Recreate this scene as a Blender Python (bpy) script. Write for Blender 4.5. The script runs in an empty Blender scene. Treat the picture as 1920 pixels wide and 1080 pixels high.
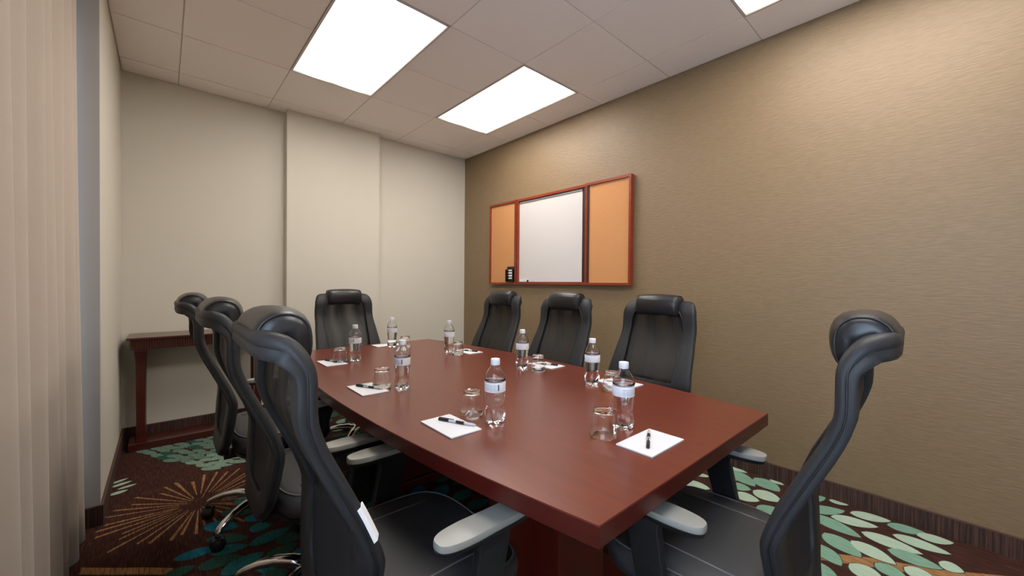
import bpy, math, random
from mathutils import Vector, Matrix
PI = math.pi
sin, cos = math.sin, math.cos
scene = bpy.context.scene
col = scene.collection
random.seed(7)

# ------------------------------------------------------------------ camera
# world: +X runs across the room to the brown wall, +Y runs along it to the far wall
EYE = 1.208
YAW, PITCH, ROLL = 0.7255, -0.0105, -0.0086
FPX = 736.4
cr = Vector((cos(YAW), -sin(YAW), 0)); cf = Vector((sin(YAW), cos(YAW), 0)); cz = Vector((0, 0, 1))
fwd = cf*cos(PITCH) + cz*sin(PITCH)
zp = -cf*sin(PITCH) + cz*cos(PITCH)
right = cr*cos(ROLL) - zp*sin(ROLL)
up = cr*sin(ROLL) + zp*cos(ROLL)
cam_data = bpy.data.cameras.new('camera')
cam = bpy.data.objects.new('camera', cam_data); col.objects.link(cam)
m = Matrix.Identity(4)
for i in range(3):
    m[i][0] = right[i]; m[i][1] = up[i]; m[i][2] = -fwd[i]
m[2][3] = EYE
cam.matrix_world = m
cam_data.sensor_fit = 'HORIZONTAL'; cam_data.sensor_width = 36
cam_data.lens = 36*FPX/1920
cam_data.clip_start = 0.02
scene.camera = cam

# ------------------------------------------------------------------ light and exposure
scene.view_settings.view_transform = 'Standard'
scene.view_settings.look = 'None'
scene.view_settings.gamma = 1
scene.view_settings.exposure = 0.07
PANEL = 18.5            # emission of the ceiling panels
DAY_FILL = 40               # added cool lamp outside the added side window, watts
world = bpy.data.worlds.new('world'); scene.world = world; world.use_nodes = True
world.node_tree.nodes['Background'].inputs[0].default_value = (0.62, 0.74, 1.0, 1)
world.node_tree.nodes['Background'].inputs[1].default_value = 1.2
def area(name, loc, rot, sx, sy, power, color):
    l = bpy.data.lights.new(name, 'AREA'); l.shape = 'RECTANGLE'; l.size = sx; l.size_y = sy
    l.energy = power; l.color = color
    o = bpy.data.objects.new(name, l); col.objects.link(o); o.location = loc; o.rotation_euler = rot
    return o
# cool area lamp added outside an invented window behind the camera
area('fill_daylight', (-0.62, -0.25, 1.55), (0, -PI/2, 0), 1.3, 1.3, DAY_FILL, (0.62, 0.78, 1.0))

# ------------------------------------------------------------------ materials
def s2l(c):
    return tuple((x/255/12.92 if x/255 <= 0.04045 else ((x/255+0.055)/1.055)**2.4) for x in c)
def mat(name, rgb, rough=0.6, metal=0.0, spec=0.5, **kw):
    m = bpy.data.materials.new(name); m.use_nodes = True
    b = m.node_tree.nodes['Principled BSDF']
    b.inputs['Base Color'].default_value = (*s2l(rgb), 1)
    b.inputs['Roughness'].default_value = rough
    b.inputs['Metallic'].default_value = metal
    b.inputs['Specular IOR Level'].default_value = spec
    for k, v in kw.items(): b.inputs[k.replace('_', ' ')].default_value = v
    return m
def nodes(m): return m.node_tree.nodes, m.node_tree.links, m.node_tree.nodes['Principled BSDF']
def coords(m, scale=(1,1,1), rot=(0,0,0)):
    n, l, b = nodes(m)
    tc = n.new('ShaderNodeTexCoord'); mp = n.new('ShaderNodeMapping')
    mp.inputs['Scale'].default_value = scale; mp.inputs['Rotation'].default_value = rot
    l.new(tc.outputs['Object'], mp.inputs['Vector'])
    return mp.outputs['Vector']
def noise(m, vec, scale=5, detail=3, rough=0.5):
    n, l, b = nodes(m)
    t = n.new('ShaderNodeTexNoise'); t.inputs['Scale'].default_value = scale
    t.inputs['Detail'].default_value = detail; t.inputs['Roughness'].default_value = rough
    l.new(vec, t.inputs['Vector']); return t.outputs['Fac']
def ramp(m, fac, stops):
    n, l, b = nodes(m)
    r = n.new('ShaderNodeValToRGB'); e = r.color_ramp.elements
    while len(e) < len(stops): e.new(0.5)
    for el, (p, c) in zip(e, stops): el.position = p; el.color = (*s2l(c), 1)
    l.new(fac, r.inputs['Fac']); return r.outputs['Color']
def bump(m, fac, strength=0.2, dist=0.002):
    n, l, b = nodes(m)
    bp = n.new('ShaderNodeBump'); bp.inputs['Strength'].default_value = strength; bp.inputs['Distance'].default_value = dist
    l.new(fac, bp.inputs['Height']); l.new(bp.outputs['Normal'], b.inputs['Normal'])
def colour(m, c): n, l, b = nodes(m); l.new(c, b.inputs['Base Color'])

M = {}
# pale painted walls
M['cream'] = mat('pale_wall_paint', (208, 202, 189), 0.75)
bump(M['cream'], noise(M['cream'], coords(M['cream']), 160, 2), 0.06, 0.001)
# brown wall covering with fine horizontal ripples
w = M['brown'] = mat('brown_wallcovering', (152, 133, 107), 0.5)
v = coords(w, (1, 9, 55)); nz = noise(w, v, 2.2, 5, 0.55)
colour(w, ramp(w, nz, [(0.3, (127, 106, 79)), (0.7, (138, 116, 88))]))
bump(w, nz, 0.45, 0.003)
M['jambtint'] = mat('cool_lit_jamb', (182, 184, 186), 0.5)  # cool grey: window light on the jamb put into its colour
# ceiling
M['tile'] = mat('ceiling_tile', (247, 240, 236), 0.85)
bump(M['tile'], noise(M['tile'], coords(M['tile']), 300, 2), 0.08, 0.001)
M['grid'] = mat('ceiling_grid_metal', (205, 198, 190), 0.5)
M['fixture'] = mat('light_frame_enamel', (196, 190, 184), 0.4)
# glowing diffuser: two tubes behind a prismatic sheet
d = M['diffuser'] = mat('light_diffuser', (255, 255, 255), 0.4)
n, l, b = nodes(d)
tc = n.new('ShaderNodeTexCoord'); sp = n.new('ShaderNodeSeparateXYZ'); l.new(tc.outputs['Object'], sp.inputs[0])
def mth(op, a, c=None):
    x = n.new('ShaderNodeMath'); x.operation = op
    for i, q in enumerate((a, c)):
        if q is None: continue
        if isinstance(q, (int, float)): x.inputs[i].default_value = q
        else: l.new(q, x.inputs[i])
    return x.outputs[0]
ax = mth('ABSOLUTE', sp.outputs['X']); dx = mth('ABSOLUTE', mth('SUBTRACT', ax, 0.13))
tube = mth('SUBTRACT', 1.0, mth('MULTIPLY', dx, 3.6))
fall = mth('MAXIMUM', mth('DIVIDE', mth('SUBTRACT', tube, 0.42), 0.58), 0.0)
ay = mth('ABSOLUTE', sp.outputs['Y'])
endf = mth('MINIMUM', mth('MAXIMUM', mth('MULTIPLY', mth('SUBTRACT', 0.60, ay), 14), 0.12), 1.0)
glow = mth('ADD', mth('MULTIPLY', mth('MULTIPLY', mth('MULTIPLY', fall, fall), 1.5), endf), 0.058)
l.new(mth('MULTIPLY', glow, PANEL), b.inputs['Emission Strength'])
b.inputs['Emission Color'].default_value = (1.0, 0.945, 0.875, 1)
# woods
def wood(name, dark, light, rough, scale, axis_scale, coat=0.0):
    w = mat(name, light, rough); nodes(w)[2].inputs['Coat Weight'].default_value = coat
    nodes(w)[2].inputs['Coat Roughness'].default_value = 0.12
    colour(w, ramp(w, noise(w, coords(w, axis_scale), scale, 6, 0.6), [(0.3, dark), (0.7, light)]))
    return w
M['table'] = wood('mahogany_tabletop', (90, 36, 22), (104, 43, 27), 0.29, 3, (14, 0.8, 14))
nodes(M['table'])[2].inputs['Specular IOR Level'].default_value = 0.75
M['tableedge'] = wood('mahogany_edge', (66, 17, 11), (78, 21, 13), 0.34, 3, (2, 2, 30))
M['pedestal'] = wood('mahogany_pedestal', (88, 28, 18), (100, 34, 22), 0.4, 3, (14, 14, 1))
M['console'] = wood('dark_cherry_wood', (60, 20, 15), (76, 26, 19), 0.28, 3, (1, 14, 14), 0.3)
M['boardwood'] = wood('cherry_board_frame', (122, 44, 22), (146, 58, 32), 0.35, 3, (8, 1, 8))
M['darkside'] = mat('dark_side_and_shade', (58, 30, 22), 0.5)  # dark brown cabinet parts, also the painted shade on the doors
c = M['cork'] = mat('tan_cork', (214, 152, 98), 0.85)
colour(c, ramp(c, noise(c, coords(c), 220, 4, 0.7), [(0.3, (192, 132, 80)), (0.7, (206, 148, 98))]))
M['whiteboard'] = mat('white_writing_surface', (210, 205, 203), 0.25)
M['rollcase'] = mat('grey_screen_band', (170, 168, 172), 0.4)
M['blackplastic'] = mat('black_plastic', (22, 22, 24), 0.4)
M['whiteplastic'] = mat('white_plastic', (226, 224, 220), 0.4)
# baseboard in ribbed brown carpet
w = M['base'] = mat('ribbed_brown_base', (58, 38, 32), 0.8)
v = coords(w, (90, 90, 2)); nz = noise(w, v, 2.2, 2)
colour(w, ramp(w, nz, [(0.4, (44, 27, 23)), (0.62, (84, 57, 47))])); bump(w, nz, 0.4, 0.002)
M['basetop'] = mat('base_binding', (86, 60, 50), 0.7)
# carpet
def carpet(name, dark, light, lo=0.35, hi=0.65, rough=0.95):
    w = mat(name, light, rough, spec=0.15)
    nz = noise(w, coords(w, (190, 14, 1)), 1.0, 2, 0.5)
    colour(w, ramp(w, nz, [(lo, dark), (hi, light)]))
    bump(w, noise(w, coords(w), 500, 2), 0.5, 0.002)
    return w
M['carpet'] = carpet('brown_carpet', (56, 32, 27), (92, 58, 49), 0.45, 0.8)
M['leaf_l'] = carpet('pale_sage_leaf', (163, 184, 163), (178, 199, 180))
M['leaf_m'] = carpet('sage_leaf', (114, 150, 130), (130, 167, 147))
M['leaf_t'] = carpet('teal_leaf', (30, 92, 96), (44, 110, 112))
M['leaf_b'] = carpet('blue_leaf', (20, 98, 120), (38, 116, 138))
M['leaf_g'] = carpet('dark_green_leaf', (36, 72, 62), (48, 88, 76))
M['leaf_q'] = carpet('grey_green_leaf', (88, 112, 98), (106, 130, 116))
M['leaf_s'] = carpet('dull_sage_leaf', (112, 136, 120), (128, 152, 136))
M['gold'] = carpet('golden_ray', (120, 84, 54), (176, 130, 86))
M['outline'] = mat('leaf_outline', (50, 62, 52), 0.95)
M['drape'] = mat('beige_drape', (188, 174, 160), 0.9)
b = nodes(M['drape'])[2]; b.inputs['Sheen Weight'].default_value = 0.2
# chairs
lt = M['leather'] = mat('charcoal_leatherette', (41, 41, 43), 0.52, spec=0.32)
bump(lt, noise(lt, coords(lt), 350, 3), 0.1, 0.001)
M['headleather'] = mat('black_leather', (34, 34, 36), 0.36, spec=0.5)
bump(M['headleather'], noise(M['headleather'], coords(M['headleather']), 40, 4), 0.18, 0.004)
M['seatfabric'] = mat('dark_grey_seat_cover', (54, 54, 56), 0.5, spec=0.4)
M['backcloth'] = mat('black_back_cloth', (27, 27, 32), 0.7)
M['piping'] = mat('dark_piping', (30, 30, 33), 0.45)
M['lightpiping'] = mat('grey_piping', (96, 95, 94), 0.45)
M['pad'] = mat('grey_arm_pad', (142, 141, 135), 0.34)
M['armpost'] = mat('black_arm_plastic', (28, 29, 32), 0.38)
M['chrome'] = mat('polished_chrome', (225, 225, 228), 0.12, 1.0)
M['tag'] = mat('white_cloth_tag', (236, 236, 240), 0.6)
# see-through black mesh with soft moire bands
w = bpy.data.materials.new('black_mesh_fabric'); w.use_nodes = True; M['mesh'] = w
n, l, b = nodes(w)
b.inputs['Base Color'].default_value = (*s2l((24, 23, 22)), 1); b.inputs['Roughness'].default_value = 0.6
vec = coords(w, (1, 1, 1))
wn = n.new('ShaderNodeTexWave'); wn.inputs['Scale'].default_value = 2.2; wn.inputs['Distortion'].default_value = 5
wn.inputs['Detail'].default_value = 0.5; wn.inputs['Detail Scale'].default_value = 1.2
wn.bands_direction = 'X'
l.new(vec, wn.inputs['Vector'])
mr = n.new('ShaderNodeMapRange'); l.new(wn.outputs['Fac'], mr.inputs['Value'])
mr.inputs['To Min'].default_value = 0.07; mr.inputs['To Max'].default_value = 0.32
tr = n.new('ShaderNodeBsdfTransparent'); mx = n.new('ShaderNodeMixShader')
l.new(mr.outputs[0], mx.inputs[0]); l.new(b.outputs[0], mx.inputs[1]); l.new(tr.outputs[0], mx.inputs[2])
l.new(mx.outputs[0], n['Material Output'].inputs['Surface'])
# small things
M['glass'] = mat('clear_glass', (255, 255, 255), 0.0, Transmission_Weight=1.0, IOR=1.45)
M['water'] = mat('clear_bottle_water', (250, 252, 255), 0.0, Transmission_Weight=1.0, IOR=1.33)
M['cap'] = mat('white_cap', (228, 232, 238), 0.4)
M['label'] = mat('white_label', (226, 226, 230), 0.45)
M['labelblue'] = mat('label_grey_blue_print', (150, 162, 184), 0.5)
M['labeldark'] = mat('label_dark_print', (70, 76, 92), 0.5)
M['paper'] = mat('white_paper', (212, 212, 216), 0.7)
M['paperside'] = mat('pad_cardboard', (150, 140, 132), 0.8)
M['penblack'] = mat('black_pen_plastic', (38, 30, 30), 0.35)
M['penwhite'] = mat('silver_white_pen_barrel', (196, 198, 202), 0.3)
M['pane'] = mat('window_glass', (255, 255, 255), 0.0, Transmission_Weight=1.0, IOR=1.02)
M['winframe'] = mat('window_frame_paint', (150, 152, 154), 0.5)

# ------------------------------------------------------------------ mesh helpers
class MB:
    def __init__(s): s.v = []; s.f = []; s.mi = []; s.cur = 0
    def add(s, vs, fs):
        o = len(s.v); s.v += [tuple(p) for p in vs]
        for f in fs: s.f.append(tuple(i+o for i in f)); s.mi.append(s.cur)
        return s
    def box(s, x0, x1, y0, y1, z0, z1):
        v = [(x, y, z) for z in (z0, z1) for y in (y0, y1) for x in (x0, x1)]
        return s.add(v, [(0,2,3,1), (4,5,7,6), (0,1,5,4), (2,6,7,3), (0,4,6,2), (1,3,7,5)])
    def prism(s, pts, z0, z1):
        n = len(pts)
        v = [(x, y, z0) for x, y in pts] + [(x, y, z1) for x, y in pts]
        return s.add(v, [tuple(range(n-1, -1, -1)), tuple(range(n, 2*n))] + [(i, (i+1) % n, n+(i+1) % n, n+i) for i in range(n)])
    def rings(s, rings, closed=True, caps=True, loop=False):
        n = len(rings[0]); k = len(rings); v = [p for r in rings for p in r]; f = []
        for a in range(k if loop else k-1):
            b2 = (a+1) % k
            for i in range(n if closed else n-1):
                j = (i+1) % n
                f.append((a*n+i, a*n+j, b2*n+j, b2*n+i))
        if caps and not loop: f += [tuple(range(n-1, -1, -1)), tuple(range((k-1)*n, k*n))]
        return s.add(v, f)
    def lathe(s, prof, n=24, c=(0,0,0), caps=True):
        return s.rings([[(c[0]+r*cos(2*PI*i/n), c[1]+r*sin(2*PI*i/n), c[2]+z) for i in range(n)] for r, z in prof], caps=caps)
    def tube(s, pts, r, n=8, loop=False):
        pts = [Vector(p) for p in pts]; k = len(pts); R = []
        prev = None
        for i, p in enumerate(pts):
            if loop: t = pts[(i+1) % k]-pts[i-1]
            else: t = pts[min(i+1, k-1)]-pts[max(i-1, 0)]
            t.normalize()
            if prev is None:
                a = Vector((0,0,1)) if abs(t.z) < 0.9 else Vector((1,0,0)); u = t.cross(a).normalized()
            else: u = (prev - t*prev.dot(t)).normalized()
            prev = u; w2 = t.cross(u); rr = r[i] if isinstance(r, (list, tuple)) else r
            R.append([tuple(p + u*cos(2*PI*j/n)*rr + w2*sin(2*PI*j/n)*rr) for j in range(n)])
        return s.rings(R, loop=loop)
    def build(s, name, mats, parent=None, smooth=False, bevel=0, segs=2, kind=None, auto=None):
        me = bpy.data.meshes.new(name); me.from_pydata(s.v, [], s.f)
        if not isinstance(mats, (list, tuple)): mats = [mats]
        for q in mats: me.materials.append(q)
        for p, k in zip(me.polygons, s.mi): p.material_index = k; p.use_smooth = smooth
        me.update()
        o = bpy.data.objects.new(name, me); col.objects.link(o)
        if parent: o.parent = parent
        if bevel:
            b = o.modifiers.new('bevel', 'BEVEL'); b.width = bevel; b.segments = segs; b.limit_method = 'ANGLE'
        if auto is not None:
            for p in me.polygons: p.use_smooth = True
            me.set_sharp_from_angle(angle=auto)
        if kind: o['kind'] = kind
        return o
def tag(o, label=None, cat=None, group=None):
    if label: o['label'] = label
    if cat: o['category'] = cat
    if group: o['group'] = group
    return o
def empty(name, loc, rz=0):
    o = bpy.data.objects.new(name, None); col.objects.link(o); o.location = loc; o.rotation_euler = (0, 0, rz)
    o.empty_display_size = 0.1; return o
def copy_tree(o, parent=None):
    c = o.copy(); col.objects.link(c)
    if parent: c.parent = parent
    for ch in [x for x in bpy.data.objects if x.parent == o]: copy_tree(ch, c)
    return c
def slerp(p0, p1, p2, p3, t):
    return 0.5*((2*p1)+(-p0+p2)*t+(2*p0-5*p1+4*p2-p3)*t*t+(-p0+3*p1-3*p2+p3)*t**3)
def catmull(pts, k):
    pts = [Vector(p) for p in pts]; out = []
    for i in range(len(pts)-1):
        a = pts[max(i-1, 0)]; d2 = pts[min(i+2, len(pts)-1)]
        for j in range(k): out.append(slerp(a, pts[i], pts[i+1], d2, j/k))
    out.append(pts[-1]); return out
def interp(tab, x):
    if x <= tab[0][0]: return tab[0][1]
    for (a, b), (c, d) in zip(tab, tab[1:]):
        if x <= c:
            t = (x-a)/(c-a); t = t*t*(3-2*t); return b+(d-b)*t
    return tab[-1][1]

# ------------------------------------------------------------------ room
XL, XR, YB, YN, CZ = -0.236, 2.848, 4.125, -1.6, 2.770
XW = -0.42                                                # window recess plane
mb = MB(); mb.box(XR, XR+0.12, YN-0.12, YB+0.12, 0, CZ+0.15); mb.build('wall_right', M['brown'], kind='structure')
mb = MB(); mb.box(XL-0.3, XR, YB, YB+0.12, 0, CZ+0.15); mb.box(0.835, 1.698, 4.026, YB, 0, CZ)
mb.build('wall_back', M['cream'], kind='structure')
mb = MB(); mb.box(XL-0.3, XR, YN-0.12, YN, 0, CZ+0.15); mb.build('wall_front', M['cream'], kind='structure')
YJ = 2.80                                                 # left wall starts here, recess nearer the camera
mb = MB(); mb.box(XL-0.19, XL, YJ, YB, 0, CZ+0.15)
mb.cur = 0
mb.box(XW-0.1, XW, 0.9, YJ, 0, 0.25); mb.box(XW-0.1, XW, 0.9, YJ, 2.55, CZ+0.15)
mb.box(XW-0.1, XL, 0.62, 0.9, 0, CZ+0.15)
mb.box(XW-0.1, XL, -0.9, 0.62, 0, 0.9); mb.box(XW-0.1, XL, -0.9, 0.62, 2.2, CZ+0.15)
mb.box(XW-0.1, XL, YN, -0.9, 0, CZ+0.15)
mb.build('wall_left', M['cream'], kind='structure')
mb = MB(); mb.box(XL-0.185, XL+0.0015, YJ-0.012, YJ+0.004, 0, CZ); mb.build('trim_1', M['jambtint'], kind='structure')
def window(name, y0, y1, z0, z1, nm):
    mb = MB(); x0, x1 = XW-0.08, XW-0.03
    mb.box(x0, x1, y0, y0+0.05, z0, z1); mb.box(x0, x1, y1-0.05, y1, z0, z1)
    mb.box(x0, x1, y0+0.05, y1-0.05, z0, z0+0.05); mb.box(x0, x1, y0+0.05, y1-0.05, z1-0.05, z1)
    ym = (y0+y1)/2; mb.box(x0, x1, ym-0.025, ym+0.025, z0+0.05, z1-0.05)
    o = mb.build(name, M['winframe'], kind='structure')
    p = MB().box(x0+0.02, x0+0.026, y0+0.05, y1-0.05, z0+0.05, z1-0.05).build('window_pane', M['pane'], o)
    return o
window('window_1', 0.9, YJ-0.012, 0.25, 2.55, 1)
window('added_window', -0.9, 0.62, 0.9, 2.2, 2)  # unseen window, added so cool light enters behind the camera

# floor: brown carpet with woven leaves and golden sunbursts
fl = MB(); fl.box(XL-0.3, XR, YN, YB, -0.1, 0)
def leaf(x0, y0, x1, y1, w, ci, z):
    a = Vector((x0, y0)); b = Vector((x1, y1)); d = b-a; nrm = Vector((-d.y, d.x)).normalized(); n = 12
    def outline(g):
        L = []; R = []
        for i in range(n+1):
            t = i/n; hw = (w/2+g)*(sin(PI*t**0.82)**0.72) if 0 < t < 1 else 0
            p = a - d.normalized()*g + (d+d.normalized()*2*g)*t
            L.append(p+nrm*hw); R.append(p-nrm*hw)
        return L + R[-2:0:-1]
    for g, c2, zz in ((0.004, 8, z), (0, ci, z+0.0004)):
        P = outline(g); fl.cur = c2; fl.add([(p.x, p.y, zz) for p in P], [tuple(range(len(P)-1, -1, -1))])
def ray(cx, cy, ang, r0, r1, w0, w1, z=0.0006):
    fl.cur = 6; u = Vector((cos(ang), sin(ang))); n2 = Vector((-u.y, u.x)); c2 = Vector((cx, cy))
    P = [c2+u*r0-n2*w0/2, c2+u*r1-n2*w1/2, c2+u*(r1+w1*0.5)+n2*w1/2, c2+u*r0+n2*w0/2]
    fl.add([(p.x, p.y, z) for p in P], [(0, 1, 2, 3)])
CI = {'l': 1, 'm': 2, 't': 3, 'b': 4, 'g': 5, 'q': 9, 's': 10}
SAGE = [(2.777,0.97,2.661,0.782,0.118,'m'),(2.786,0.819,2.704,0.667,0.124,'m'),(2.603,0.774,2.587,0.625,0.121,'l'),(2.481,0.84,2.499,0.711,0.105,'l'),(2.581,0.89,2.6,0.784,0.097,'m'),(2.394,0.693,2.494,0.591,0.101,'m'),(2.831,0.75,2.813,0.671,0.044,'l'),(2.721,0.564,2.832,0.476,0.082,'m'),(2.602,0.523,2.743,0.377,0.091,'m'),(2.814,0.456,2.83,0.374,0.05,'l'),(2.739,0.355,2.805,0.202,0.086,'l'),(2.745,0.212,2.80,0.079,0.085,'m'),(2.619,0.416,2.687,0.239,0.092,'l'),(2.57,0.494,2.51,0.282,0.105,'m'),(2.411,0.499,2.445,0.443,0.106,'l'),(2.569,0.29,2.567,0.079,0.1,'l'),(2.659,0.186,2.664,-0.006,0.09,'l'),(2.742,0.107,2.794,-0.013,0.08,'l'),(2.423,0.408,2.325,0.261,0.115,'m'),(2.445,0.312,2.382,0.153,0.1,'l'),(2.49,0.19,2.497,0.017,0.1,'m'),(2.289,0.423,2.189,0.31,0.095,'m'),(2.119,0.423,2.057,0.299,0.105,'m'),(2.236,0.289,2.201,0.174,0.11,'l'),(2.328,0.216,2.293,0.113,0.09,'m'),(2.386,0.13,2.37,0.028,0.1,'l'),(2.547,0.031,2.538,-0.043,0.086,'l'),(2.819,0.997,2.816,0.872,0.05,'l'),(2.391,1.093,2.423,0.947,0.103,'l'),(2.54,1.104,2.579,1.009,0.053,'l'),(2.68,1.12,2.70,0.99,0.08,'m'),(2.57,1.0,2.66,0.88,0.06,'m')]
TEAL = [(0.152,2.445,0.272,2.322,0.087,'b'),(0.229,2.524,0.34,2.428,0.08,'g'),(0.29,2.606,0.368,2.548,0.06,'t'),(0.149,2.307,0.297,2.191,0.072,'g'),(0.031,2.228,0.2,2.203,0.07,'b'),(0.152,2.182,0.288,2.127,0.07,'t'),(0.108,2.101,0.256,2.065,0.08,'g'),(0.176,1.984,0.333,2.032,0.1,'t'),(0.292,2.123,0.466,2.155,0.08,'t'),(0.312,2.268,0.398,2.234,0.08,'t'),(0.313,2.392,0.38,2.32,0.061,'b'),(0.392,2.084,0.504,2.05,0.08,'g'),(0.328,1.971,0.46,2.002,0.08,'g'),(0.472,2.183,0.562,2.163,0.07,'g'),(0.429,1.939,0.504,1.92,0.05,'b'),(0.279,1.962,0.357,1.846,0.04,'t'),(0.0,2.124,0.099,2.116,0.06,'g')]
PALE = [(-0.232,3.30,-0.165,3.335,0.03,'l'),(-0.23,3.245,-0.143,3.275,0.035,'l'),(-0.231,3.13,-0.154,3.15,0.04,'l'),(-0.2,3.19,-0.12,3.21,0.03,'l')]
k = 0
for (a, b2, c2, d2, w2, ch) in SAGE+TEAL+PALE:
    leaf(a, b2, c2, d2, w2, CI[ch], 0.0012+0.00001*k); k += 1
# golden band under the sage leaves
fl.cur = 6; fl.add([(2.146,0.41,.0005),(2.273,0.237,.0005),(2.428,0.015,.0005),(2.60,-0.2,.0005),(2.68,-0.2,.0005),(2.494,0.016,.0005),(2.349,0.245,.0005),(2.209,0.422,.0005)], [tuple(range(8))])
# leaf bank in front of the console table
for r_ in range(9):
    for q in range(10):
        x = -0.10 + q*0.066 + 0.03*(r_ % 2) + random.uniform(-.01, .01); y = 3.79 - r_*0.078 + random.uniform(-.012, .012)
        if x < -0.16 + (3.8-y)*0.55 or x > 0.55: continue
        a = -1.0 + q*0.05 + random.uniform(-.25, .25); Ln = 0.125
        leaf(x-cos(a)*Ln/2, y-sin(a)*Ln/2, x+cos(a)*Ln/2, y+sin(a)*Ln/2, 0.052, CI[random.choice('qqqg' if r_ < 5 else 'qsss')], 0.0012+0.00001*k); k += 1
# sunburst left of the chairs
for i in range(38):
    a = 2*PI*i/38 + random.uniform(-.05, .05)
    ray(0.143, 2.716, a, random.uniform(.05, .12), random.uniform(.30, .42), 0.004, random.uniform(.010, .018))
# beige arc
fl.cur = 6
arc = catmull([(-0.26,2.42,0),(-0.146,2.319,0),(-0.063,2.25,0),(0.03,2.165,0)], 5)
P = [(p.x, p.y, .0006) for p in arc] + [(p.x-0.02*(1 if 0 < i < len(arc)-1 else 0), p.y-0.035, .0006) for i, p in reversed(list(enumerate(arc)))]
fl.add(P, [tuple(range(len(P)-1, -1, -1))])
# the rest of the woven pattern: clusters between, beneath and beyond the furniture
def cluster(cx, cy, n_ring, kinds, a0, a1, r0=0.12, step=0.15):
    global k
    for rr in range(n_ring):
        r = r0+rr*step; cnt = max(3, int((a1-a0)*r/0.10))
        for i in range(cnt):
            a = a0+(a1-a0)*(i+0.5*(rr % 2)+0.25)/cnt
            x, y = cx+cos(a)*r, cy+sin(a)*r; x2, y2 = cx+cos(a)*(r+step*0.95), cy+sin(a)*(r+step*0.95)
            if not (XL+.03 < min(x, x2) and max(x, x2) < XR-.03 and max(y, y2) < YB-.05): continue
            if max(x, x2) > 2.0 and -0.1 < min(y, y2) < 1.15: continue
            if min(x, x2) < 0.5 and 1.9 < max(y, y2) < 3.9: continue
            leaf(x, y, x2, y2, 0.085, CI[random.choice(kinds)], 0.0012+0.00001*k); k += 1
cluster(0.95, 1.75, 4, 'tbg', 0, 2*PI)
cluster(2.35, 1.9, 4, 'lm', 0, 2*PI)
cluster(2.2, 3.4, 4, 'mlt', 0, 2*PI)
cluster(0.9, 3.3, 3, 'mg', 0, 2*PI)
cluster(1.5, 0.3, 4, 'lm', 0, 2*PI)
cluster(0.35, 0.75, 3, 'tg', 0, 2*PI)
for i in range(28): ray(1.55, 2.6, 2*PI*i/28, .08, random.uniform(.3, .42), .008, .022)
fl.build('floor', [M['carpet'], M['leaf_l'], M['leaf_m'], M['leaf_t'], M['leaf_b'], M['leaf_g'], M['gold'], M['carpet'], M['outline'], M['leaf_q'], M['leaf_s']], kind='structure')

# baseboards
def baseboard(name, segs):
    mb = MB()
    for (x0, x1, y0, y1) in segs:
        mb.cur = 0; mb.box(x0, x1, y0, y1, 0, 0.094)
        mb.cur = 1; mb.box(x0-0.0008, x1+0.0008, y0-0.0008, y1+0.0008, 0.094, 0.1)
    mb.build(name, [M['base'], M['basetop']], kind='structure')
baseboard('baseboard_right', [(XR-0.012, XR, YN, YB)])
baseboard('baseboard_back', [(XL, 0.823, YB-0.012, YB), (0.823, 0.835, 4.014, YB), (0.835, 1.698, 4.014, 4.026), (1.698, 1.71, 4.014, YB), (1.71, XR-0.013, YB-0.012, YB)])
baseboard('baseboard_left', [(XL, XL+0.012, YJ-0.024, YB-0.013), (XL-0.1, XL, YJ-0.024, YJ-0.012)])

# ceiling: tegular tiles between narrow grid runners, with openings for the lights
T = 0.6096; GY, GX = 2.0533, 1.9168
lights = [(-2, 0), (0, 0), (-2, -4), (0, -4)]              # (column, row) of the lower corner, each 1 x 2 tiles
cells_lit = {(cx_, cy_+dy) for cx_, cy_ in lights for dy in (0, 1)}
ce = MB(); ce.cur = 1
holes = set(cells_lit)
ix0, ix1, iy0, iy1 = -4, 2, -7, 4
lo_x, hi_x, lo_y, hi_y = XL-0.3, XR, YN, YB
def clampcell(i, j, g):
    x0, x1 = GX+i*T+g, GX+(i+1)*T-g; y0, y1 = GY+j*T+g, GY+(j+1)*T-g
    ex = 0.006
    return max(x0, XL+ex if g else lo_x), min(x1, hi_x-(ex if g else 0)), max(y0, lo_y+(ex if g else 0)), min(y1, hi_y-(ex if g else 0))
for i in range(ix0, ix1):
    for j in range(iy0, iy1):
        if (i, j) in holes: continue
        x0, x1, y0, y1 = clampcell(i, j, 0)
        if x1-x0 > 0.001 and y1-y0 > 0.001:
            ce.cur = 1; ce.box(x0, x1, y0, y1, CZ+0.006, CZ+0.05)
        x0, x1, y0, y1 = clampcell(i, j, 0.0035)
        if x1-x0 > 0.01 and y1-y0 > 0.01:
            ce.cur = 0; ce.box(x0, x1, y0, y1, CZ, CZ+0.0059)
ce.build('ceiling', [M['tile'], M['grid']], kind='structure')
LL = ['smaller bright ceiling light nearer the brown wall',
      'largest bright ceiling light, over the left side of the table',
      'ceiling light cut off at the top edge beside the brown wall',
      'ceiling light behind the camera over the left of the room']
order = [(0, 0, LL[0]), (-2, 0, LL[1]), (0, -4, LL[2]), (-2, -4, LL[3])]
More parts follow.
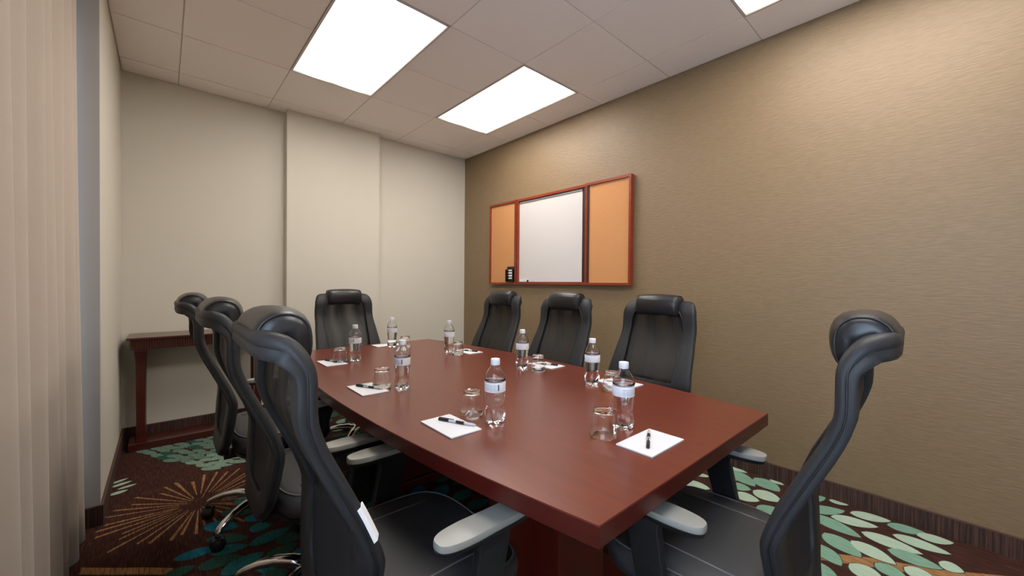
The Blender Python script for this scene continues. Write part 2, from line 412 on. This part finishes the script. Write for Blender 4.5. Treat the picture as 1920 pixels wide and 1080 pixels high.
for i, j, lab in order:
    cx_, cy_ = GX+(i+0.5)*T, GY+(j+1)*T
    e = empty('ceiling_light', (cx_, cy_, CZ)); tag(e, lab, 'ceiling light', 'ceiling lights')
    hx, hy = T/2-0.001, T-0.001
    f_ = MB(); w2 = 0.013
    for (a, b2, c2, d2) in ((-hx, -hx+w2, -hy, hy), (hx-w2, hx, -hy, hy), (-hx+w2, hx-w2, -hy, -hy+w2), (-hx+w2, hx-w2, hy-w2, hy)):
        f_.box(a, b2, c2, d2, -0.004, 0.03)
    f_.build('frame', M['fixture'], e)
    MB().box(-hx+w2, hx-w2, -hy+w2, hy-w2, 0.004, 0.01).build('diffuser', M['diffuser'], e)
    MB().box(-hx, hx, -hy, hy, 0.031, 0.05).build('housing', M['fixture'], e)

# drape hanging in the window recess
dr = MB(); y0, y1 = 1.0, 2.765; NY, NZ = 150, 14; g = []
for s_ in (0, 1):
    for a in range(NZ+1):
        z = 0.01+(CZ-0.03)*a/NZ; row = []
        for b2 in range(NY+1):
            t = b2/NY; y = y0+(y1-y0)*t
            amp = 0.014+0.008*(1-z/CZ)
            x = -0.308 + 0.012*(1-z/CZ) + amp*sin(t*62+0.5*sin(z*1.3)) + 0.005*sin(t*23+z)
            row.append((x-0.003*s_, y, z))
        g.append(row)
A_, B_ = g[:NZ+1], g[NZ+1:]
dr.rings([A_[a] + B_[a][::-1] for a in range(NZ+1)])
tag(dr.build('window_drape', M['drape'], smooth=True), 'beige full-length drape hanging at the left edge of the photo', 'drape')

# ------------------------------------------------------------------ conference table
TZ = 0.745
tb = empty('conference_table', (1.135, 1.672, 0))
tag(tb, 'long boat-shaped dark red wood meeting table in the middle of the room', 'table')
def boat(g=0.0, k=24):
    hl, he, hm = 1.227-g, 0.512-g, 0.628-g; P = []
    for i in range(k+1):
        t = -1+2*i/k; P.append((he+(hm-he)*(1-t*t), hl*t))
    return P + [(-x, y) for x, y in reversed(P)]
top = MB(); o_ = boat(); i_ = boat(0.002); nn = len(o_)
top.rings([[(x, y, TZ-0.046) for x, y in i_], [(x, y, TZ-0.044) for x, y in o_], [(x, y, TZ-0.002) for x, y in o_], [(x, y, TZ) for x, y in i_]])
top.mi = [1]*len(top.mi); top.mi[-1] = 0
top.build('tabletop', [M['table'], M['tableedge']], tb)
for yy in (-0.62, 0.62):
    p = MB(); p.box(-0.26, 0.26, yy-0.05, yy+0.05, 0.05, TZ-0.0465)
    p.box(-0.13, 0.13, yy-0.17, yy+0.17, 0.05, TZ-0.0465)
    p.build('pedestal', M['pedestal'], tb, bevel=0.004)
    MB().box(-0.29, 0.29, yy-0.2, yy+0.2, 0.003, 0.05).build('pedestal_foot', M['pedestal'], tb, bevel=0.006)
MB().box(-0.02, 0.02, -0.449, 0.449, 0.30, 0.62).build('modesty_panel', M['pedestal'], tb)

# ------------------------------------------------------------------ console table by the far left corner
ct = empty('console_table', (0.232, 3.935, 0))
tag(ct, 'narrow dark cherry console table with fluted edge in the far left corner', 'console table')
MB().box(-0.425, 0.425, -0.175, 0.165, 0.795, 0.81).build('tabletop', M['console'], ct, bevel=0.003)
ap = MB(); ap.box(-0.405, 0.405, -0.158, 0.155, 0.725, 0.7945)
nf = 58
for i in range(nf):                                        # vertical flutes
    x = -0.405+0.81*(i+0.5)/nf; ap.lathe([(0.0055, 0.727), (0.0055, 0.793)], 8, (x, -0.158, 0))
for i in range(20):
    y = -0.155+0.29*(i+0.5)/20; ap.lathe([(0.0055, 0.727), (0.0055, 0.793)], 8, (-0.405, y, 0)); ap.lathe([(0.0055, 0.727), (0.0055, 0.793)], 8, (0.405, y, 0))
ap.build('fluted_apron', M['console'], ct)
for sx in (-1, 1):
    for yy in (-0.07, 0.09):
        lg = MB(); x = sx*0.355
        R_ = []
        for z, hx, hy in ((0.035, .034, .03), (0.08, .026, .026), (0.20, .024, .024), (0.62, .027, .025), (0.69, .032, .03), (0.70, .036, .034), (0.7245, .036, .034)):
            R_.append([(x-hx, yy-hy, z), (x+hx, yy-hy, z), (x+hx, yy+hy, z), (x-hx, yy+hy, z)])
        lg.rings(R_); lg.build('leg', M['console'], ct, bevel=0.003)
bs = MB(); bs.box(-0.42, 0.42, -0.10, 0.15, 0.003, 0.028)
bs.box(-0.42, 0.42, -0.115, -0.085, 0.003, 0.05); bs.box(-0.42, -0.39, -0.085, 0.15, 0.003, 0.05); bs.box(0.39, 0.42, -0.085, 0.15, 0.003, 0.05)
bs.box(-0.39, 0.39, -0.085, 0.15, 0.028, 0.0345)
bs.build('base_shelf', M['console'], ct)

# ------------------------------------------------------------------ presentation board on the brown wall
bd = empty('presentation_board', (XR, 0, 0))
tag(bd, 'cherry framed wall cabinet with white writing surface and two open cork doors', 'whiteboard')
x_b, x_f = -0.0015, -0.05                                  # wall side and front side, local x
Z0, Z1 = 1.205, 2.10
cab = MB(); ya, yb = 2.19, 3.09
cab.box(x_f+0.006, x_b, ya, yb, Z0, Z0+0.024); cab.box(x_f+0.006, x_b, ya, yb, Z1-0.024, Z1)
cab.box(x_f+0.006, x_b, yb-0.02, yb, Z0+0.024, Z1-0.024)
cab.build('cabinet_frame', M['boardwood'], bd)
MB().box(x_f+0.010, x_b, ya, ya+0.02, Z0+0.024, Z1-0.024).build('cabinet_side', M['darkside'], bd)
MB().box(-0.02, x_b, ya+0.02, yb-0.02, Z0+0.024, Z1-0.024).build('back_panel', M['darkside'], bd)
MB().box(-0.027, -0.021, ya+0.045, yb-0.021, Z0+0.026, Z1-0.05).build('writing_surface', M['whiteboard'], bd)
rl = MB()
for q in range(3): rl.box(-0.034+q*0.004, -0.0215, ya+0.045, yb-0.022, Z1-0.046+q*0.007, Z1-0.0415+q*0.007)
rl.build('chart_clip_rail', M['rollcase'], bd)
def door(y0, y1, inner):
    d = empty('cork_door', (0, 0, 0)); d.parent = bd
    f_ = MB(); w2 = 0.019
    f_.box(x_f, x_b-0.004, y0, y1, Z0-0.002, Z0+w2); f_.box(x_f, x_b-0.004, y0, y1, Z1-w2, Z1+0.002)
    f_.box(x_f, x_b-0.004, y0, y0+w2, Z0+w2, Z1-w2); f_.box(x_f, x_b-0.004, y1-w2, y1, Z0+w2, Z1-w2)
    f_.build('door_frame', M['boardwood'], d)
    MB().box(-0.034, -0.028, y0+w2, y1-w2, Z0+w2, Z1-w2).build('cork_panel', M['cork'], d)
    MB().box(x_f+0.004, -0.0341, inner-0.007, inner+0.007, Z0+w2, Z1-w2).build('shade_strip', M['darkside'], d)  # dark strip standing in for the shade beside the cork
door(1.73, 2.185, 2.159)
door(3.095, 3.555, 3.121)
hr = MB(); yy = 3.136; hx_ = XR-0.0345
hr.box(hx_-0.004, hx_, yy, yy+0.115, Z0+0.026, Z0+0.19)
hr.box(hx_-0.03, hx_-0.004, yy, yy+0.004, Z0+0.026, Z0+0.16); hr.box(hx_-0.03, hx_-0.004, yy+0.111, yy+0.115, Z0+0.026, Z0+0.16)
hr.box(hx_-0.03, hx_-0.004, yy+0.004, yy+0.111, Z0+0.026, Z0+0.03)
tag(hr.build('marker_holder', M['blackplastic']), 'black marker rack in the corner of the left cork door', 'marker rack')
places = ['topmost', 'second from the top', 'third from the top', 'lowest']
for q in range(4):
    z = Z0+0.146-q*0.028
    e = empty('marker', (hx_-0.0165, yy+0.008, z))
    tag(e, f'white dry-erase marker lying {places[q]} in the black rack', 'marker', 'markers in the rack')
    b1 = MB(); b1.tube([(0, 0, 0), (0, 0.062, 0)], 0.0095, 12); b1.build('barrel', M['whiteplastic'], e, auto=0.7)
    b1 = MB(); b1.tube([(0, 0.0625, 0), (0, 0.099, 0)], 0.0098, 12); b1.build('cap', M['blackplastic'], e, auto=0.7)
er = empty('board_eraser', (XR-0.0285, 2.98, Z0+0.0245))
tag(er, 'small pale eraser standing in the lower left corner of the white surface', 'eraser')
MB().box(-0.02, 0, -0.05, 0.05, 0, 0.028).build('grip', M['whiteplastic'], er, bevel=0.003)
MB().box(-0.02, 0, -0.056, -0.0505, 0, 0.02).build('felt', M['darkside'], er)

# ------------------------------------------------------------------ office chairs
PROF = [(0.082, .395), (0.096, .45), (.104, .51), (.112, .58), (.118, .64), (.117, .668), (.104, .71), (.078, .775), (.048, .835), (.020, .895), (.004, .94), (0, .965), (0, 1.0), (-.001, 1.045), (-.014, 1.08), (-.036, 1.106), (-.066, 1.118), (-.092, 1.122)]
pc = catmull([(0, y, z) for y, z in PROF], 6)
slen = [0]
for a, b2 in zip(pc, pc[1:]): slen.append(slen[-1]+(b2-a).length)
STOT = slen[-1]
def prof(s):
    s = min(max(s, 0), STOT)
    for i in range(len(slen)-1):
        if s <= slen[i+1]:
            t = (s-slen[i])/max(1e-9, slen[i+1]-slen[i]); p = pc[i].lerp(pc[i+1], t)
            a = pc[max(i-1, 0)]; c2 = pc[min(i+2, len(pc)-1)]; tg = (c2-a).normalized()
            return p, tg
def s_of_z(z):
    for i in range(len(slen)-1):
        if pc[i+1].z >= z: return slen[i]+(slen[i+1]-slen[i])*(z-pc[i].z)/(pc[i+1].z-pc[i].z)
    return STOT
def backpt(x, s, off):                                     # off: distance behind the front face
    p, tg = prof(s); nrm = Vector((0, -tg.z, tg.y))        # points to the rear
    return Vector((x, p.y-0.27, p.z)) + nrm*off
HW_O = [(s_of_z(.40), .175), (s_of_z(.50), .222), (s_of_z(.58), .242), (s_of_z(.66), .258), (s_of_z(.80), .243), (s_of_z(.92), .231), (s_of_z(1.05), .233), (STOT, .230)]
HW_I = [(s_of_z(.44), .100), (s_of_z(.52), .135), (s_of_z(.66), .158), (s_of_z(.80), .164), (s_of_z(.95), .172), (s_of_z(1.06), .176)]
SI0, SI1 = s_of_z(.475), s_of_z(1.075)
def sg(v, e): return math.copysign(abs(v)**e, v)
def outl(th, hw, s0, s1, ex, es, top_e=None):
    c2, s2 = cos(th), sin(th)
    s = (s0+s1)/2+(s1-s0)/2*sg(s2, es)
    return interp(hw, s)*sg(c2, ex), s
NT = 112
SECT = [(.10, .05), (.26, 0), (.5, -.02), (.74, 0), (.90, .05), (.98, .20), (1, .36), (.985, .50), (.955, .56), (.965, .70), (.955, .90), (.91, 1.0), (.5, 1.0), (.09, 1.0), (.045, .90), (.035, .70), (.045, .56), (.015, .50), (0, .36), (.02, .20)]
TH = [(0, .016), (s_of_z(.6), .0175), (s_of_z(1.02), .0175), (s_of_z(1.10), .025), (STOT, .026)]
def ring_outer(th): return outl(th, HW_O, 0, STOT, .24, .55)
def ring_inner(th): return outl(th, HW_I, SI0, SI1, .36, .62)
def make_chair():
    root = empty('office_chair', (0, 0, 0))
    # the padded frame of the back: one closed band
    fr = MB(); R_ = []
    for i in range(NT):
        th = 2*PI*(i+0.5)/NT; xo, so = ring_outer(th); xi, si = ring_inner(th)
        sec = []
        for w_, o_2 in SECT:
            x = xi+(xo-xi)*w_; s = si+(so-si)*w_; o2 = 2*interp(TH, s)*o_2
            sec.append(tuple(backpt(x, s, o2)))
        R_.append(sec)
    fr.rings(R_, loop=True)
    bf = fr.build('back_frame', M['leather'], root, auto=0.75)
    pp = MB(); pts = []
    for i in range(NT):
        th = 2*PI*(i+0.5)/NT; xo, so = ring_outer(th); xi, si = ring_inner(th)
        pts.append(tuple(backpt(xi+(xo-xi)*.975, si+(so-si)*.975, 0.0195)))
    pp.tube(pts, 0.0018, 6, loop=True)
    pts = []
    for i in range(NT):
        th = 2*PI*(i+0.5)/NT; xo, so = ring_outer(th); xi, si = ring_inner(th)
        pts.append(tuple(backpt(xi+(xo-xi)*.03, si+(so-si)*.03, 0.005)))
    pp.tube(pts, 0.0042, 6, loop=True)
    pp.build('piping', M['piping'], bf, smooth=True)
    # see-through mesh panel and solid lower panel
    def panel(s0, s1, off_fn, thick):
        g2 = []; ns, nx = 22, 16
        for side in (0, 1):
            for a in range(ns+1):
                s = s0+(s1-s0)*a/ns
                q = min(1, max(-1, (s-(SI0+SI1)/2)/((SI1-SI0)/2)))
                c2 = (1-min(1, abs(q)**(1/.62))**2)**.5
                hw = interp(HW_I, s)*(max(c2, 1e-4)**.36)+0.004
                g2.append([tuple(backpt(hw*(-1+2*b3/nx), s, off_fn(-1+2*b3/nx, a/ns)+thick*side)) for b3 in range(nx+1)])
        m2 = MB(); F_, B2 = g2[:ns+1], g2[ns+1:]
        m2.rings([F_[a]+B2[a][::-1] for a in range(ns+1)])
        n2 = 2*(nx+1)
        m2.mi = [0 if (q % n2) < nx else 1 for q in range(len(m2.f))]
        return m2
    sm = s_of_z(.675)
    panel(sm, SI1-0.002, lambda u, t: 0.016+0.010*(1-u*u)*sin(PI*t)+0.0022*sin(9*u+5*t)*sin(PI*t), 0.0015).build('mesh_panel', [M['mesh'], M['mesh']], root, smooth=True)
    panel(SI0+0.002, sm-0.0005, lambda u, t: 0.010-0.016*(1-u*u)*sin(PI*t), 0.014).build('lumbar_panel', [M['leather'], M['backcloth']], root, auto=0.8)
    # headrest: roll in front, hump over the top rail
    hd = MB(); R_ = []
    sec0 = [(-.088, 1.118), (-.076, 1.138), (-.052, 1.153), (-.025, 1.156), (0, 1.151), (.018, 1.139), (.029, 1.119), (.032, 1.09), (.027, 1.06), (.015, 1.041), (.002, 1.033), (-.007, 1.045), (-.011, 1.068), (-.022, 1.088), (-.045, 1.102), (-.070, 1.110)]
    sec0 = [(p.y, p.z) for p in catmull([(0, *p) for p in sec0+sec0[:1]], 2)[:-1]]
    cy_, cz_ = -.012, 1.100
    for i in range(29):
        t = -1+2*i/28; k2 = (1-abs(t)**12)**.5 if abs(t) < 1 else 0.0
        k2 = 0.70+0.30*k2; x = 0.134*t
        R_.append([(x, -0.27+cy_+(y-cy_)*k2-0.020*t*t*max(0, (y+.088)/.12), cz_+(z-cz_)*k2-0.008*t*t) for y, z in sec0])
    hd.rings(R_)
    he = hd.build('headrest', M['headleather'], root, smooth=True)
    for sx in (1, 27): MB().tube([tuple(Vector(p)) for p in R_[sx]], 0.003, 6, loop=True).build('headrest_piping', M['piping'], he, smooth=True)
    # seat cushion
    st = MB(); R_ = []
    def srr(hx, y0, y1, z, drop=0.0):
        L = []; cyy = (y0+y1)/2; hy = (y1-y0)/2
        for i in range(44):
            th = 2*PI*i/44; x = hx*sg(cos(th), .5); y = hy*sg(sin(th), .5)
            zz = z-drop*max(0, y/hy)**3
            L.append((x, cyy+y, zz))
        return L
    lv = [(.20, -.125, .225, .405), (.235, -.150, .255, .412), (.248, -.158, .268, .435), (.250, -.160, .272, .462), (.243, -.154, .268, .484), (.222, -.135, .248, .496), (.17, -.09, .20, .500), (.05, 0.0, .10, .499)]
    for hx, y0, y1, z in lv: R_.append(srr(hx, y0, y1, z, 0.02))
    st.rings(R_); so_ = st.build('seat', M['seatfabric'], root, smooth=True)
    pp = MB(); pp.tube(srr(.236, -.147, .261, .4915, .02), 0.0025, 6, loop=True)
    for sx in (-1, 1): pp.tube([(sx*.155, y, .500-0.02*max(0, (y-.055)/.21)**3) for y in (-.09, 0, .08, .16)], 0.0022, 6)
    pp.build('seat_piping', M['lightpiping'], so_, smooth=True)
    pn = MB(); pn.rings([srr(.205, -.13, .22, .375), srr(.225, -.148, .24, .39), srr(.225, -.148, .24, .4045)])
    pn.build('seat_shell', M['blackplastic'], root, auto=0.7)
    # link between seat and back
    lk = MB(); lk.box(-.05, .05, -.186, -.02, .355, .3745); lk.box(-.05, .05, -.186, -.1655, .3755, .44)
    lk.build('back_bracket', M['blackplastic'], root, bevel=.004)
    # arms
    for sx in (-1, 1):
        pd = MB(); pts = []
        L_, w0, w1 = .275, .037, .035
        for i in range(40):
            th = 2*PI*i/40; y = .085+L_/2*sg(sin(th), .52); x = (w0 if sin(th) < 0 else w1)*sg(cos(th), .7)
            pts.append((sx*.266+x, y))
        cxx = sx*.266
        def sc(k2, z): return [(cxx+(x-cxx)*k2, .085+(y-.085)*(1-(1-k2)*.3), z) for x, y in pts]
        pd.rings([sc(.86, .630), sc(.97, .635), sc(1, .644), sc(1, .654), sc(.96, .6585), sc(.7, .660)])
        pd.mi = [0 if min(pd.v[q][2] for q in f) > .643 else 1 for f in pd.f]
        pd.build('arm_pad', [M['pad'], M['armpost']], root, auto=0.9)
        po = MB(); po.rings([[(sx*.266+a*.014-sx*d_, y+b3*w_, z) for a, b3 in ((-1,-1),(1,-1),(1,1),(-1,1))] for z, y, w_, d_ in ((.6315, .10, .050, 0), (.60, .098, .045, -.004), (.50, .075, .040, -.010), (.42, .055, .040, -.006), (.372, .05, .040, .012), (.36, .05, .040, .03))])
        po.box(sx*.266-(.19 if sx > 0 else 0), sx*.266+(0 if sx > 0 else .19), .015, .085, .352, .3745)
        po.build('arm_support', M['armpost'], root, bevel=.005)
    # mechanism, column, star base with castors
    me_ = MB(); me_.box(-.07, .07, -.10, .10, .325, .3515); me_.build('tilt_mechanism', M['blackplastic'], root, bevel=.006)
    cl = MB(); cl.lathe([(.028, .11), (.028, .23), (.018, .231), (.018, .3245)], 20); cl.build('gas_column', M['blackplastic'], root, auto=.6)
    hb = MB(); hb.lathe([(.03, .075), (.045, .085), (.045, .125), (.032, .135), (.0285, .136)], 24, caps=False); hb.build('hub', M['chrome'], root, auto=.7)
    return root, bf
def base_legs(root, a0):
    for i in range(5):
        a = a0+2*PI*i/5; u = Vector((cos(a), sin(a), 0)); n2 = Vector((-u.y, u.x, 0))
        R_ = []
        for r, z, hw, hh in ((.03, .106, .028, .024), (.08, .122, .026, .020), (.14, .127, .023, .017), (.20, .119, .020, .015), (.25, .102, .018, .014), (.275, .088, .017, .015), (.290, .076, .012, .010)):
            c2 = u*r+Vector((0, 0, z))
            R_.append([tuple(c2+n2*hw*sg(cos(2*PI*j/12), .8)+Vector((0, 0, 1))*hh*sg(sin(2*PI*j/12), .8)) for j in range(12)])
        lg = MB(); lg.rings(R_); lo = lg.build('base_leg', M['chrome'], root, smooth=True)
        ca = MB(); c2 = u*.278; t = a+0.7*(i-2); w_ = Vector((cos(t), sin(t), 0)); v_ = Vector((-w_.y, w_.x, 0))
        for sd in (-1, 1):
            for r0, r1, k2 in ((.027, .027, 0),):
                ring = []
                for e, rr in ((.006, .020), (.006, .027), (.020, .027), (.024, .020)):
                    ring.append([tuple(c2+Vector((0, 0, .0285))+v_*sd*e+w_*cos(2*PI*j/18)*rr+Vector((0, 0, 1))*sin(2*PI*j/18)*rr) for j in range(18)])
                ca.rings(ring)
        ca.tube([tuple(c2+Vector((0, 0, .028))), tuple(c2+Vector((0, 0, .066)))], .012, 10)
        R2 = [[tuple(c2+v_*e+Vector((0, 0, .030))+w_*cos(q)*rr+Vector((0, 0, 1))*sin(q)*rr) for q, rr in [(PI*j/10, .031) for j in range(11)]+[(PI*(10-j)/10, .024) for j in range(11)]] for e in (-.021, .021)]
        ca.rings(R2)
        ca.build('castor', M['blackplastic'], root, auto=.7)
proto, bfr = make_chair()
CH = [  # x, y, heading (0 faces +Y), star angle, label
 (0.481, 0.985, -PI/2, 2.2, 'black office chair nearest the camera at table left side, white tag on back'),
 (0.445, 1.66, -PI/2, 2.58, 'middle of the three black office chairs on the left side of the table'),
 (0.40, 2.35, -PI/2, 2.55, 'farthest of the three black office chairs on the table\'s left side'),
 (1.115, 3.00, PI+0.05, 0.3, 'black office chair at the far end of the table before the pale walls'),
 (1.78, 2.47, PI/2-0.03, 0.9, 'black office chair along the brown wall nearest the room corner'),
 (1.79, 1.80, PI/2-0.03, 1.4, 'middle one of the three black office chairs along the brown wall'),
 (1.90, 1.172, PI/2-0.02, 0.2, 'black office chair along the brown wall nearest the camera, largest of that row'),
 (1.19, 0.435, 0.05, 0.7, 'black office chair seen from the side at the near right end of the table')]
chairs = []
for i, (x, y, rz, sa, lab) in enumerate(CH):
    c2 = proto if i == 0 else copy_tree(proto)
    c2.location = (x, y, 0); c2.rotation_euler = (0, 0, rz)
    tag(c2, lab, 'chair', 'black mesh office chairs around the table'); chairs.append((c2, sa, rz))
for c2, sa, rz in chairs: base_legs(c2, sa-rz)
# white cloth tag sewn to the near edge of the nearest chair
tg = MB(); th_ = []
for s in (s_of_z(.715), s_of_z(.735), s_of_z(.76), s_of_z(.785)):
    x = interp(HW_O, s)+0.0005
    th_.append([tuple(backpt(x-.012, s, -0.0025)), tuple(backpt(x+.002, s, 0.006)), tuple(backpt(x+.0035, s, 0.014)), tuple(backpt(x+.002, s, 0.014)), tuple(backpt(x, s, 0.006)), tuple(backpt(x-.012, s, 0.0005))])
tg.rings(th_)
t_ = tg.build('cloth_tag', M['tag'], proto); t_['label'] = 'small white cloth tag'

# ------------------------------------------------------------------ bottles, glasses, pads, pens
def make_bottle():
    root = empty('water_bottle', (0, 0, 0))
    bo = MB(); n_ = 60
    def shape(z, r, th):
        if z < .042:
            k2 = abs(cos(2.5*th)); d_ = (1-z/.042)
            return r*(1-0.22*d_*(1-k2)**1.2)
        return r
    prof_o = [(.006, .010), (.017, .0035), (.024, .001), (.029, .005), (.0325, .014), (.0345, .027), (.0348, .036), (.0325, .044), (.0290, .050), (.0286, .055), (.0298, .062), (.0294, .068), (.0310, .074), (.0313, .080), (.0325, .088), (.0330, .098), (.0345, .106), (.0345, .140), (.0342, .150), (.0325, .160), (.0290, .169), (.0235, .178), (.0180, .185), (.0145, .190), (.0132, .194), (.0132, .208)]
    rg = []
    for r, z in prof_o:
        L = []
        for i in range(n_):
            th = 2*PI*i/n_; rr = shape(z, r, th)
            zz = z
            if z < .03 and r > .012:
                zz = z+0.010*(1-z/.03)*(1-abs(cos(2.5*th)))**1.0
            L.append((rr*cos(th), rr*sin(th), zz))
        rg.append(L)
    bo.rings(rg)
    # air above the water line: inner surface facing inwards
    prof_i = [(.0336, .143), (.0334, .150), (.0317, .160), (.0282, .1685), (.0226, .1775), (.0172, .1845), (.0137, .190), (.0124, .195), (.0124, .206)]
    rg = [[(r*cos(-2*PI*i/n_), r*sin(-2*PI*i/n_), z) for i in range(n_)] for r, z in prof_i]
    bo.rings(rg)
    bo.build('bottle_body', M['water'], root, smooth=True)
    cp = MB(); R_ = []
    for r, z in ((.0146, .1935), (.0150, .1945), (.0150, .210), (.0142, .2135), (.006, .2138)):
        R_.append([((r+(0.0004 if i % 2 else 0))*cos(2*PI*i/48), (r+(0.0004 if i % 2 else 0))*sin(2*PI*i/48), z) for i in range(48)])
    cp.rings(R_); cp.build('cap', M['cap'], root, auto=.7)
    lb = MB(); lb.lathe([(.0350, .1075), (.0352, .1080), (.0352, .1385), (.0350, .1390), (.0347, .1385), (.0347, .108), (.0350, .1075)], 48, caps=False)
    lab = lb
    def patch(a0, a1, z0, z1, ci):
        lab.cur = ci; k2 = 6
        vs = [(.03535*cos(a0+(a1-a0)*i/k2), .03535*sin(a0+(a1-a0)*i/k2), z) for z in (z0, z1) for i in range(k2+1)]
        lab.add(vs, [(i, i+1, k2+2+i, k2+1+i) for i in range(k2)])
    # small illegible print: dark upright mark, grey-blue lines beside it
    patch(-.06, .06, .114, .134, 2)
    for q in range(5): patch(-1.5, -.16-.05*(q % 3), .113+q*.0042, .1145+q*.0042, 1)
    lb.build('label', [M['label'], M['labelblue'], M['labeldark']], root, smooth=True)
    return root
def make_glass():
    mb = MB()
    mb.lathe([(.010, .0800), (.0265, .0805), (.0290, .0832), (.0305, .0825), (.0312, .079), (.0325, .066), (.0352, .045), (.0380, .022), (.0402, .001), (.0397, 0), (.0391, .001), (.0369, .022), (.0341, .045), (.0313, .066), (.0298, .0725), (.026, .0745), (.012, .0748), (.004, .0748)][::-1], 48)
    return mb
BOT = [((0.827, 1.013), 4.35, 'water bottle on the left side of the table nearest the camera'),
 ((1.113, 0.707), 5.1, 'water bottle at the near end of the table beside the diamond-shaped pad'),
 ((1.484, 1.109), 2.0, 'water bottle in front of the largest chair along the brown wall'),
 ((1.468, 1.566), 2.2, 'water bottle in front of the middle chair along the brown wall'),
 ((1.428, 2.24), 2.0, 'water bottle in front of the corner chair below the left cork door'),
 ((1.229, 2.681), 1.2, 'water bottle at the far end of the table, right of the far chair'),
 ((0.844, 2.34), 4.1, 'third water bottle along the left side of the table, before the far chair'),
 ((0.78, 1.598), 4.2, 'second water bottle along the left side, between two notepads')]
pb = make_bottle()
for i, ((x, y), rz, lab) in enumerate(BOT):
    c2 = pb if i == 0 else copy_tree(pb)
    c2.location = (x, y, TZ+.0003); c2.rotation_euler = (0, 0, rz); tag(c2, lab, 'bottle', 'water bottles on the table')
GL = [((0.819, 1.132), 'upturned glass left of the closest bottle on the left side'), ((1.008, 0.709), 'upturned glass at the near end of the table, left of the end bottle'),
 ((1.469, 0.992), 'upturned glass behind the near end bottle, facing the largest chair'), ((1.50, 1.475), 'upturned glass beside the bottle of the middle chair along the brown wall'),
 ((1.437, 2.150), 'upturned glass beside the bottle of the corner chair'), ((1.29, 2.60), 'upturned glass at the far end, right of the far end bottle'),
 ((0.765, 2.36), 'upturned glass left of the third bottle on the left side'), ((0.725, 1.685), 'upturned glass left of the second bottle on the left side')]
gm = make_glass()
for i, ((x, y), lab) in enumerate(GL):
    if i == 0: c2 = g0 = gm.build('drinking_glass', M['glass'], smooth=True)
    else: c2 = g0.copy(); col.objects.link(c2)
    c2.location = (x, y, TZ+.0003); tag(c2, lab, 'glass', 'upturned glasses on the table')
PD = [((0.6945, 1.078), 0, 'white notepad on the left side, closest to the camera'), ((1.068, 0.586), PI/2, 'white notepad at the near end of the table'),
 ((0.660, 1.681), 0, 'white notepad on the left side in front of the middle chair'), ((0.722, 2.363), 0, 'white notepad on the left side in front of the farthest left chair'),
 ((1.235, 2.785), PI/2, 'white notepad at the far end of the table behind the bottle'), ((1.543, 2.185), 0, 'white notepad in front of the corner chair'),
 ((1.632, 1.54), 0, 'white notepad in front of the middle chair along the brown wall'), ((1.60, 1.04), 0, 'white notepad in front of the largest chair along the brown wall')]
pm = MB(); pm.box(-.0565, .0565, -.0925, .0925, 0.0012, .0042); pm.cur = 1; pm.box(-.0565, .0565, -.0925, .0925, 0, .0012)
for i, ((x, y), rz, lab) in enumerate(PD):
    if i == 0: c2 = p0 = pm.build('notepad', [M['paper'], M['paperside']])
    else: c2 = p0.copy(); col.objects.link(c2)
    c2.location = (x, y, TZ+.0003); c2.rotation_euler = (0, 0, rz); tag(c2, lab, 'notepad', 'white notepads on the table')
def make_pen():
    root = empty('pen', (0, 0, 0)); r = .0048
    b_ = MB(); b_.tube([(0, -.030, r), (0, .026, r)], r, 14); b_.build('barrel', M['penwhite'], root, auto=.6)
    b_ = MB(); b_.tube([(0, -.0305, r), (0, -.070, r)], r+.0004, 14)
    b_.box(-.0012, .0012, -.066, -.012, 2*r+.0006, 2*r+.0018); b_.box(-.0012, .0012, -.068, -.062, r, 2*r+.0018)
    b_.build('cap', M['penblack'], root, auto=.6)
    b_ = MB(); b_.tube([(0, -.002, r), (0, .028, r)], r+.0003, 14); b_.build('grip', M['penblack'], root, auto=.6)
    b_ = MB(); b_.tube([(0, .0285, r), (0, .062, r), (0, .070, r)], [r, r*.85, r*.35], 14); b_.build('tip', M['penwhite'], root, auto=.6)
    return root
PN = [((0.688, 1.144), (0.749, 1.009), 'black and white pen lying on the notepad closest to the camera on the left'),
 ((1.016, 0.565), (1.136, 0.629), 'black and white pen on the notepad at the near end of the table'),
 ((0.634, 1.754), (0.704, 1.617), 'black and white pen on the notepad before the middle left chair'),
 ((0.703, 2.440), (0.768, 2.302), 'black and white pen on the notepad before the farthest left chair'),
 ((1.572, 2.118), (1.518, 2.245), 'black and white pen on the notepad before the corner chair'),
 ((1.655, 1.475), (1.60, 1.60), 'black and white pen on the notepad before the middle brown wall chair'),
 ((1.625, 0.975), (1.575, 1.10), 'black and white pen on the notepad before the largest brown wall chair')]
pr = make_pen()
for i, (a, b2, lab) in enumerate(PN):
    c2 = pr if i == 0 else copy_tree(pr)
    c2.location = ((a[0]+b2[0])/2, (a[1]+b2[1])/2, TZ+.0047)
    c2.rotation_euler = (0, 0, math.atan2(b2[1]-a[1], b2[0]-a[0])-PI/2)
    tag(c2, lab, 'pen', 'pens on the notepads')
